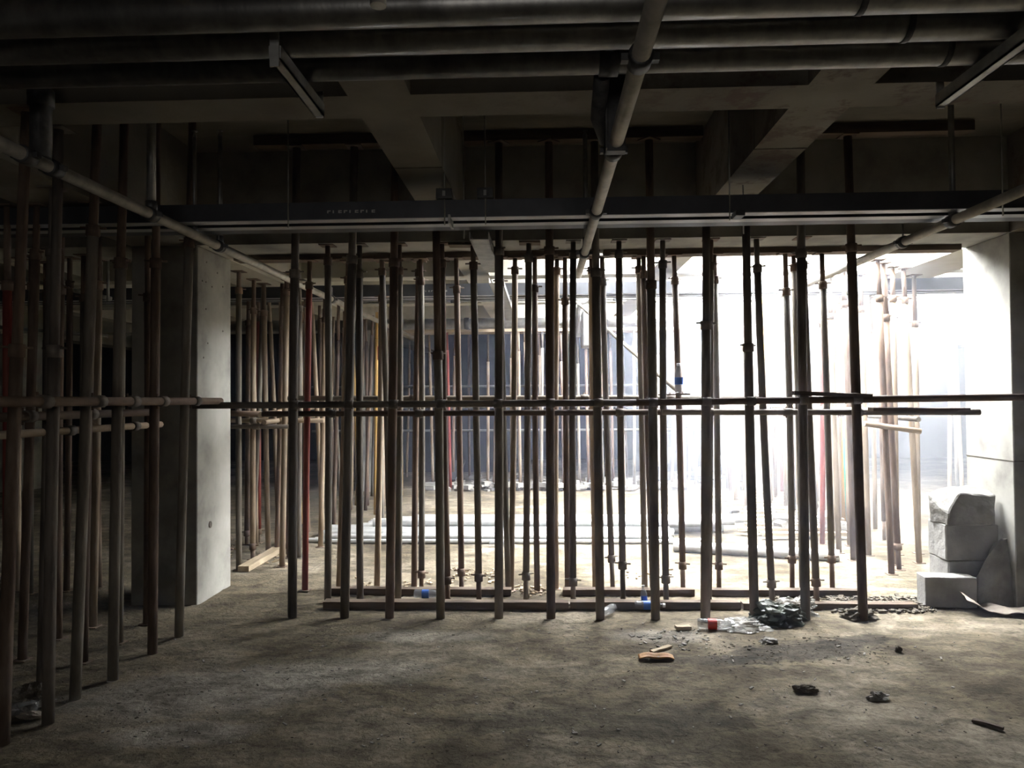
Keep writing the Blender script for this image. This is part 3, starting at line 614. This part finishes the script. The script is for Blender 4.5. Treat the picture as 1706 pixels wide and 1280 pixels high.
mb = MB(); mb.b(-.06, .06, 0, 3.0, 0, .004); mb.b(-.06, -.057, 0, 3.0, 0, .05); mb.b(.057, .06, 0, 3.0, 0, .05); mb.make('trough', 'galv_dull', t)
# tray rods with clamps
for i, x in enumerate((740, 772, 808, 1214, 1237, 1668, 480)):
    Y = (4.30, 4.66, 4.30, 4.30, 4.66, 4.30, 4.3)[i]; X = X_at(x, Y, 3.0)
    o = MB().tube([(0, 0, 0), (0, 0, ZS - 2.5)], 0.0045, 6)
    t = empty('hanger_rod', f'thin threaded rod holding the near cable tray, {ORD[i]} of the rods counted from the middle', 'hanger rod', (X, Y, 2.5), 'tray hanger rods'); 
    o.make('rod', 'galv_dull', t)
    if i in (0, 2):
        MB().b(-.045, .045, -.03, .03, .148, .205).make('clamp', 'coupling', t); MB().b(-.008, .008, -.036, -.03, .16, .19).make('nut', 'galv', t)
t = empty('tray_bracket', 'small bent bracket end under the near cable tray', 'bracket', pt(751, 370, 4.35), 'brackets')
MB().box((0, 0, 0), (.012, .16, .05), Matrix.Rotation(0.0, 3, 'Z')).make('strap', 'galv_dull', t)
t = empty('tray_bracket', 'dark bracket under the near cable tray at the right', 'bracket', pt(1230, 358, 4.28), 'brackets')
MB().box((0, 0, 0), (.05, .1, .03)).make('strap', 'coupling', t)
# second set of pipes deep in the hall
for Y, z, r, lab in ((10.9, 2.60, .075, 'large zinc pipe across the far bay'), (11.15, 2.60, .06, 'smaller zinc pipe behind the large one in the far bay'), (9.3, 2.72, .02, 'thin conduit across the far bay')):
    pipe('ceiling_pipe', [(-5, Y, z), (4.6, Y, z)], r, 'galv', lab, group='pipes of the far bay', couplings=[((x_, Y, z), (1, 0, 0)) for x_ in (-1.1, .9)])
t = empty('junction_duct', 'boxy grey duct end with a pipe elbow, hung in the far bay', 'duct', (X_at(985, 8.9, 2.3), 8.9, 2.12), 'ducts')
MB().b(-.10, .12, 0, .5, 0, .42).make('duct_box', 'galv_dull', t, bevel=.01)
MB().tube([(-.16, -.02, .10), (-.16, -.02, .40), (-.12, -.02, .50), (0.0, -.02, .55)], .035, 10).make('elbow', 'galv', t)
# left background lengths of pipe, dim
for (x0, y0, x1, y1, Y, lab) in ((30, 462, 185, 498, 7.5, 'pale pipe showing between the props at far left'), (0, 545, 180, 560, 8.5, 'thin pipe lower between the props at far left'), (110, 420, 178, 424, 6.9, 'short horizontal tube high at far left')):
    pipe('background_pipe', [pt(x0, y0, Y), pt(x1, y1, Y)], .022, 'galv', lab, group='pipes at far left', n=8)
pipe('background_pipe', [pt(180, 425, 6.9), pt(180, 502, 6.9)], .014, 'galv', 'pale upright pipe beside the dark column', group='pipes at far left', n=8)

for (x, y, Y) in ((40, 464, 7.5), (170, 495, 7.5), (15, 547, 8.5), (165, 558, 8.5), (178, 424, 6.9), (115, 421, 6.9)):
    q = pt(x, y, Y); t = empty('hanger_rod', f'thin rod holding a far-left pipe, {nth("hr")} of its rods', 'hanger rod', q, 'far left hanger rods'); MB().tube([(0, 0, 0), (0, 0, head(q.x, q.y, ZS) - q.z)], .005, 6).make('rod', 'galv_dull', t)

# blockwork and openings in the dark bay behind
struct('wall_far', MB().b(-3.4, -0.6, 15.6, 15.8, 0, 2.2).b(1.9, 6.4, 15.6, 15.8, 0, 2.2), 'darkwall')
for i, z in enumerate((0.9, 1.35, 1.75)):
    nm_ = ('lowest', 'middle', 'highest')[i]
    bar((-4.5, 14.54, z), (5.0, 14.54, z), 0.025, 'galv_dull', f'{nm_} of the dim horizontal rails before the deepest wall', (), 'dim rails of the deepest bay')

# ------------------------------------------------------------------ pipes lying on the floor
def floor_pipe(xa, xb, Y, r, z, lab, grp, tilt=0.0, mat='galv_new'):
    p0 = Vector((xa, Y, z)); p1 = Vector((xb, Y + tilt, z)); L = (p1 - p0).length
    mb = MB().tube([(0, 0, 0), (0, 0, L)], r, 14, cap=False); mb.tube([(0, 0, 0), (0, 0, L)], r * .86, 14, cap=False)
    o = mb.make('steel_pipe', mat); o.location = p0; o.rotation_mode = 'QUATERNION'; o.rotation_quaternion = (p1 - p0).to_track_quat('Z', 'X')
    return tag(o, lab, 'pipe', grp)
gpn = 'zinc pipes lying on the floor'
spec = [(7.86, .024), (7.915, .024), (7.97, .024), (8.06, .052), (8.18, .05), (8.31, .05), (8.44, .05), (8.57, .05), (8.70, .05), (8.84, .05)]
nm = ['first', 'second', 'third', 'fourth', 'fifth', 'sixth', 'seventh', 'eighth', 'ninth', 'last']
for i, (Y, r) in enumerate(spec):
    floor_pipe(-2.5 + random.uniform(0, .25) + (.3 if i > 6 else 0), 1.3 + random.uniform(0, .75), Y, r, r + .002, f'{"thin" if r < .03 else "thick"} zinc pipe flat on the floor, {nm[i]} row from the camera', gpn, random.uniform(-.02, .02))
for i, Y in enumerate((7.888, 7.944)):
    floor_pipe(-2.3, 1.3, Y, .024, .068, f'thin zinc pipe resting on the front pipes, {"nearer" if i == 0 else "farther"} one', gpn)
for i, Y in enumerate((8.375, 8.505, 8.64)):
    floor_pipe(-1.9 + .2 * i, 1.9 + .2 * i, Y, .05, .135, f'thick zinc pipe in the upper layer of the stack, {ORD[i]} from the camera', gpn)
a = gnd(1124, 921); b_ = gnd(1402, 938)
p0 = Vector((a.x, a.y + .05, .055)); p1 = Vector((b_.x, b_.y + .05, .055))
mb = MB().tube([(0, 0, 0), (0, 0, (p1 - p0).length)], .052, 16, cap=False); mb.tube([(0, 0, 0), (0, 0, (p1 - p0).length)], .045, 16, cap=False)
o = mb.make('steel_pipe', 'galv_new'); o.location = p0; o.rotation_mode = 'QUATERNION'; o.rotation_quaternion = (p1 - p0).to_track_quat('Z', 'X')
tag(o, 'thick zinc pipe lying askew in front of the stacked pipes', 'pipe', gpn)

# ------------------------------------------------------------------ rubble and blocks at the right
def chunk(name, c, d, mat, lab, cat, rz=0.0, cuts=0, rough=.012, seed=1, group=None, sub=5, rx=0.0, ry=0.0):
    """a block with broken, uneven faces"""
    bm = bmesh.new(); bmesh.ops.create_cube(bm, size=1.0)
    for v_ in bm.verts: v_.co = Vector((v_.co.x * d[0], v_.co.y * d[1], v_.co.z * d[2]))
    rnd = random.Random(seed)
    for _ in range(cuts):
        nrm = Vector((rnd.uniform(-1, 1), rnd.uniform(-1, 1), rnd.uniform(-.2, 1))).normalized()
        ext = abs(nrm.x) * d[0] / 2 + abs(nrm.y) * d[1] / 2 + abs(nrm.z) * d[2] / 2
        r_ = bmesh.ops.bisect_plane(bm, geom=bm.verts[:] + bm.edges[:] + bm.faces[:], plane_co=nrm * ext * rnd.uniform(.55, .78), plane_no=nrm, clear_outer=True)
        ed = [e for e in r_['geom_cut'] if isinstance(e, bmesh.types.BMEdge)]
        if ed: bmesh.ops.contextual_create(bm, geom=ed)
    bmesh.ops.bevel(bm, geom=bm.edges[:], offset=min(d) * .03, segments=1, affect='EDGES')
    bmesh.ops.triangulate(bm, faces=bm.faces[:])
    bmesh.ops.subdivide_edges(bm, edges=bm.edges[:], cuts=sub, use_grid_fill=True)
    for v_ in bm.verts:
        q = v_.co * 6 + Vector((seed * 7.3, 0, 0)); n_ = noise.noise_vector(q) + noise.noise_vector(q * 3.1) * .5
        v_.co += n_ * rough
    zmin = min(v_.co.z for v_ in bm.verts)
    me = bpy.data.meshes.new(name); bm.to_mesh(me); bm.free(); me.materials.append(M[mat])
    o = bpy.data.objects.new(name, me); COL.objects.link(o); o.location = c; o.rotation_euler = (rx, ry, rz)
    return tag(o, lab, cat, group)
GB = 'blocks piled by the right column'
g1 = gnd(1553, 990)
chunk('aerated_block', (2.875, 5.57, .108), (.35, .14, .215), 'aac', 'pale aerated block lying on the floor left of the block pile', 'block', rz=-.06, rough=.004, seed=3, group=GB)
chunk('aerated_block', (3.11, 5.79, .15), (.36, .26, .30), 'aac', 'large pale block at the bottom of the pile by the right column', 'block', rz=.02, cuts=0, rough=.006, seed=8, group=GB)
chunk('aerated_block', (3.11, 5.79, .43), (.37, .27, .26), 'aac', 'pale block in the middle of the pile under the broken lump', 'block', rz=-.03, cuts=0, rough=.006, seed=21, group=GB)
chunk('broken_lump', (3.09, 5.78, .69), (.37, .27, .27), 'stone', 'broken rounded lump of mortar on top of the block pile', 'rubble', rz=.1, cuts=5, rough=.016, seed=17, group=GB)
# a curved, broken shell leaning on the pile
v = []; f = []; nu, nv = 14, 10
for j in range(nv + 1):
    for i in range(nu + 1):
        a_ = i / nu; h = j / nv
        top = .47 - .30 * (1 - a_) ** 2.2
        v.append((-.12 + .24 * a_ + .02 * h, -.05 - .03 * math.sin(a_ * PI) - .01 * noise.noise(Vector((a_ * 5, h * 5, 0))) + .09 * h, h * top))
for j in range(nv):
    for i in range(nu): a_ = j * (nu + 1) + i; f.append((a_, a_ + 1, a_ + nu + 2, a_ + nu + 1))
me = bpy.data.meshes.new('broken_slab_piece'); me.from_pydata(v, [], f); me.update(); me.materials.append(M['stone'])
o = bpy.data.objects.new('broken_slab_piece', me); COL.objects.link(o); o.location = (3.19, 5.56, 0); md = o.modifiers.new('s', 'SOLIDIFY'); md.thickness = .045
tag(o, 'dark curved broken slab leaning against the block pile', 'rubble', GB)
# curled paper / board
def sheet(name, fn, nu, nv, mat, lab, cat, loc, rz=0, th=.004, group=None):
    v = [fn(i / nu, j / nv) for j in range(nv + 1) for i in range(nu + 1)]
    f = [(j * (nu + 1) + i, j * (nu + 1) + i + 1, (j + 1) * (nu + 1) + i + 1, (j + 1) * (nu + 1) + i) for j in range(nv) for i in range(nu)]
    me = bpy.data.meshes.new(name); me.from_pydata(v, [], f); me.update(); me.materials.append(M[mat])
    for p in me.polygons: p.use_smooth = True
    o = bpy.data.objects.new(name, me); COL.objects.link(o); o.location = loc; o.rotation_euler = (0, 0, rz)
    if th: md = o.modifiers.new('s', 'SOLIDIFY'); md.thickness = th
    return tag(o, lab, cat, group)
g1 = gnd(1650, 1018)
sheet('cement_bag_sheet', lambda u, w: (-.25 + .50 * u, -.10 + .20 * w + .03 * math.sin(u * 4), .012 + .13 * max(0, .28 - u) ** 1.2 * 3 + .02 * math.sin(u * 7 + w * 2) ** 2 + .012 * noise.noise(Vector((u * 6, w * 4, 0)))), 24, 10, 'card', 'curled grey-brown sheet of stiff paper on the floor before the blocks', 'sheet', (g1.x + .05, g1.y - .08, 0.006), rz=-.22)
chunk('small_stone', (*gp(1584, 999), .016), (.045, .04, .03), 'aac', 'small white stone on the floor beside the lying block', 'stone', cuts=3, rough=.004, seed=5, sub=1)

# rubble heap and boards lying beyond, at the right
mb = MB()
rnd = random.Random(5)
for i in range(260):
    x = 2.3 + rnd.gauss(.75, .35); y = 9.6 + rnd.gauss(0, .9); s_ = rnd.uniform(.03, .10)
    if x > 3.3 or y < 8.2: continue
    mb.box((x, y, s_ * .4 + rnd.uniform(0, .12)), (s_ * rnd.uniform(.7, 2.5), s_, s_ * .7), Matrix.Rotation(rnd.uniform(0, 3), 3, 'Z') @ Matrix.Rotation(rnd.uniform(-.4, .4), 3, 'X'))
tag(mb.make('rubble', 'stone'), 'heap of pale rubble among the sunlit props', 'rubble', kind='stuff')
for i in range(12):
    x = rnd.uniform(2.4, 2.9); y = 8.1 + i * .22
    plank((x - .35, y, .06 + .012 * i), (x + .75, y + rnd.uniform(-.1, .1), .06 + .012 * i), .09, .03, 'pale_timber', f'pale board among the sunlit props at the right, {ORD[i]} from the camera', 'boards beyond the right column')
sheet('green_netting', lambda u, w: (-.08 + .16 * u + .02 * math.sin(w * 9), .05 * math.sin(u * 7 + w * 3), 1.0 * w + .02), 8, 12, 'green', 'strip of green netting hanging between the sunlit props', 'netting', (X_at(1415, 9.0, .8), 9.0, 0.0), th=.003)
# rubble and leaning boards at the foot of the distant row
mb = MB()
for i in range(320):
    x = rnd.uniform(-1.9, 2.6); y = 12.3 + abs(rnd.gauss(0.4, .5)); s_ = rnd.uniform(.03, .12)
    mb.box((x, y, s_ * .3 + rnd.uniform(0, .08)), (s_ * rnd.uniform(.7, 2.5), s_, s_ * .6), Matrix.Rotation(rnd.uniform(0, 3), 3, 'Z'))
tag(mb.make('rubble', 'stone'), 'scattered rubble along the foot of the distant prop row', 'rubble', kind='stuff')
for (x0, y0, x1, y1, Y) in ((1085, 800, 1110, 745, 13.2), (1165, 800, 1215, 790, 13.0), (1160, 795, 1205, 760, 13.3), (742, 800, 760, 768, 13.2)):
    plank(pt(x0, y0, Y - .6), pt(x1, y1, Y), .35, .03, 'darkwall', f'dark board leaning behind the distant props, {nth("db")} of four', 'dark boards behind the distant props', roll=0)

# ------------------------------------------------------------------ bottles
BP = [(.001, 0), (.026, 0), (.031, .004), (.031, .02), (.029, .025), (.031, .03), (.031, .045)]
def bottle(loc, rot, lab, labmat=None, cap='white', h=.22, group='empty drink bottles'):
    t = empty('drink_bottle', lab, 'bottle', loc, group); t.rotation_euler = rot; s_ = h / .22
    prof = [(.001, 0), (.024, 0), (.031, .006), (.031, .03), (.0285, .036), (.031, .042), (.031, .13), (.029, .145), (.022, .170), (.0135, .188), (.0125, .195), (.0125, .203)]
    MB().lathe([(a_ * s_, b2 * s_) for a_, b2 in prof], 16).make('bottle_body', 'clear', t)
    if labmat: MB().lathe([(.0318 * s_, .06 * s_), (.0318 * s_, .112 * s_)], 16).make('paper_label', labmat, t)
    if cap: MB().lathe([(.0145 * s_, .196 * s_), (.015 * s_, .198 * s_), (.015 * s_, .214 * s_), (.013 * s_, .216 * s_), (.001, .216 * s_)], 12).make('screw_cap', cap, t)
    return t
p = pt(1131, 656, 5.85); bottle((p.x, 5.85, p.z + .007), (0, 0, .3), 'upright water bottle with blue label standing on the tie tube', 'blue', h=.23)
g1 = gnd(1022, 1020); bottle((g1.x, g1.y, .033), (PI / 2, 0, math.radians(150 - 180)), 'crumpled clear bottle lying before the middle floor timber', None, cap=None, h=.21)
g1 = gnd(1074, 1012); bottle((g1.x, g1.y - .02, .002), (math.radians(-8), math.radians(-4), 0), 'clear bottle with blue label propped upright among the front props', 'blue', h=.16)
bottle((g1.x - .08, g1.y - .07, .033), (PI / 2, 0, PI / 2), 'clear bottle with blue label lying under the propped one', 'blue', h=.22)
g1 = gnd(1162, 1048); bottle((g1.x, g1.y, .035), (PI / 2, 0, math.radians(82)), 'clear bottle with red label lying right of the middle on the floor', 'redlab', h=.24)
g1 = gnd(690, 997); bottle((g1.x, g1.y, .033), (PI / 2, 0, math.radians(92)), 'clear bottle with blue label lying between the two floor timbers', 'blue', h=.22)
g1 = gnd(62, 1190); bottle((g1.x, g1.y, .033), (PI / 2, 0, math.radians(-70)), 'empty bottle lying in the litter at the lower left', None, h=.22)
g1 = gnd(815, 911); bottle((g1.x, g1.y, .033), (PI / 2, 0, math.radians(85)), 'small clear bottle lying before the zinc pipes', None, h=.22)

# ------------------------------------------------------------------ litter
def blob(name, c, d, mat, lab, cat, seed, rough=.35, sub=4, group=None, rz=0):
    bm = bmesh.new(); bmesh.ops.create_icosphere(bm, subdivisions=sub, radius=1)
    for v_ in bm.verts:
        n_ = noise.noise(v_.co * 1.7 + Vector((seed * 3.1, 0, 0))) + .6 * noise.noise(v_.co * 4 + Vector((0, seed, 0))) + .35 * abs(noise.noise(v_.co * 9 + Vector((0, seed, 5))))
        v_.co *= 1 + n_ * rough
        v_.co = Vector((v_.co.x * d[0] / 2, v_.co.y * d[1] / 2, max(v_.co.z, -.25) * d[2] / 1.25 + .2 * d[2]))
    me = bpy.data.meshes.new(name); bm.to_mesh(me); bm.free(); me.materials.append(M[mat])
    o = bpy.data.objects.new(name, me); COL.objects.link(o); o.location = c; o.rotation_euler = (0, 0, rz)
    return tag(o, lab, cat, group)
def bl(name, x, y, d, mat, lab, cat, seed, **k): q = gnd(x, y); return blob(name, (q.x, q.y, 0), d, mat, lab, cat, seed, **k)
bl('plastic_sack', 1296, 1036, (.34, .24, .13), 'bagdark', 'dark green crumpled sack on the floor under the right front props', 'sack', 3, rough=.5)
bl('plastic_sack', 1328, 1022, (.26, .16, .10), 'film', 'cloudy crumpled film behind the dark green sack', 'plastic film', 7, rough=.55)
bl('plastic_film', 1240, 1046, (.30, .20, .05), 'film', 'thin cloudy film spread left of the dark green sack', 'plastic film', 12, rough=.6)
bl('rag', 1432, 1030, (.20, .12, .06), 'dirt', 'dirty rag at the foot of the last front prop', 'rag', 4, rough=.5)
bl('foam_scrap', 1282, 1070, (.10, .06, .025), 'aac', 'pale flat scrap below the dark green sack', 'scrap', 5)
bl('leaf_clump', 1462, 1165, (.09, .06, .03), 'stone', 'greenish grey clod in the open floor at the right', 'clod', 6, rough=.6)
bl('clod', 1340, 1152, (.10, .05, .03), 'dirt', 'dark brown clod in the open floor below the sack', 'clod', 8, rough=.6)
bl('clod', 1497, 1086, (.035, .03, .03), 'dirt', 'small round dark clod right of the slurry stain', 'clod', 9)
bl('wrapper', 1185, 1037, (.07, .03, .02), 'white', 'white scrap of wrapper behind the red-labelled bottle', 'wrapper', 10)
g1 = gnd(1093, 1098)
t = sheet('orange_rind', lambda u, w: (-.10 + .20 * u, -.035 + .07 * w, .006 + .018 * (2 * w - 1) ** 2 * math.sin(max(.08, u) * PI) + .005 * math.sin(u * 9)), 16, 6, 'orange', 'curled orange-brown scrap on the floor in front of the props', 'scrap', (g1.x, g1.y, .004), th=.006)
plank(gnd(1126, 1046, .012), gnd(1150, 1045, .012), .05, .018, 'pale_timber', 'small wood offcut left of the red-labelled bottle', 'offcuts')
plank(gnd(1085, 1086, .010), gnd(1117, 1076, .012), .03, .012, 'pale_timber', 'thin wood splinter above the orange scrap', 'offcuts')
plank(gnd(1620, 1200, .008), gnd(1672, 1214, .008), .02, .012, 'timber', 'thin stick on the floor at the lower right', 'offcuts')
bl('litter_heap', 38, 1178, (.22, .2, .10), 'dirt', 'dark heap of litter by the nearest left props', 'litter', 15, rough=.55)
bl('wrapper', 50, 1196, (.12, .05, .03), 'card', 'crushed carton lying in the litter at the lower left', 'wrapper', 16)
# wood chips and scraps on the bright floor: uncountable crumbs
mb = MB(); rnd = random.Random(9)
def crumbs(mb, n, xr, yr, smin, smax, z=0.004):
    for _ in range(n):
        q = gnd(rnd.uniform(*xr), rnd.uniform(*yr)); s_ = rnd.uniform(smin, smax)
        mb.box((q.x, q.y, z + s_ * .15), (s_ * rnd.uniform(.6, 2), s_ * rnd.uniform(.4, 1), s_ * .4), Matrix.Rotation(rnd.uniform(0, 3), 3, 'Z') @ Matrix.Rotation(rnd.uniform(-.3, .3), 3, 'Y'))
for cx_, cy_, w_, h_, n in ((790, 960, 40, 12, 45), (890, 985, 30, 10, 30), (1080, 955, 40, 10, 20), (640, 975, 80, 12, 25), (455, 935, 25, 10, 30), (385, 915, 12, 15, 15)):
    crumbs(mb, n, (cx_ - w_, cx_ + w_), (cy_ - h_, cy_ + h_), .01, .035)
tag(mb.make('debris', 'pale_timber'), 'pale wood chips strewn between the props', 'debris', kind='stuff')
mb = MB()
crumbs(mb, 420, (1380, 1560), (996, 1022), .008, .035); crumbs(mb, 160, (1180, 1480), (1062, 1108), .004, .012); crumbs(mb, 300, (100, 1700), (1040, 1270), .003, .010); crumbs(mb, 120, (1290, 1440), (985, 1004), .01, .03)
tag(mb.make('gravel', 'dirt'), 'dark grit and crumbs scattered over the floor', 'gravel', kind='stuff')
mb = MB(); crumbs(mb, 260, (150, 1600), (1040, 1250), .004, .014); crumbs(mb, 90, (1040, 1180), (1050, 1085), .005, .016)
tag(mb.make('gravel', 'stone'), 'pale grit scattered over the floor', 'gravel', kind='stuff')
# red and white safety wrap on a prop in the left line
p = pt(636, 600, 8.8)
prop((p.x, 8.8, 0), (p.x, 8.8, ZG), 'grey_tube', 'grey prop wrapped in a red and white sleeve beyond the left front props', 'props of the line beyond the left column', detail=False, plates=False)
t = empty('warning_sleeve', 'red and white sleeve round a prop beyond the left front props', 'sleeve', pt(636, 600, 8.8), 'sleeves')
MB().tube([(0, 0, 0), (0, 0, .16)], .05, 12).make('red_band', 'redlab', t); MB().tube([(0.0, 0, .16), (0.0, 0, .38)], .04, 12).make('white_band', 'white', t)
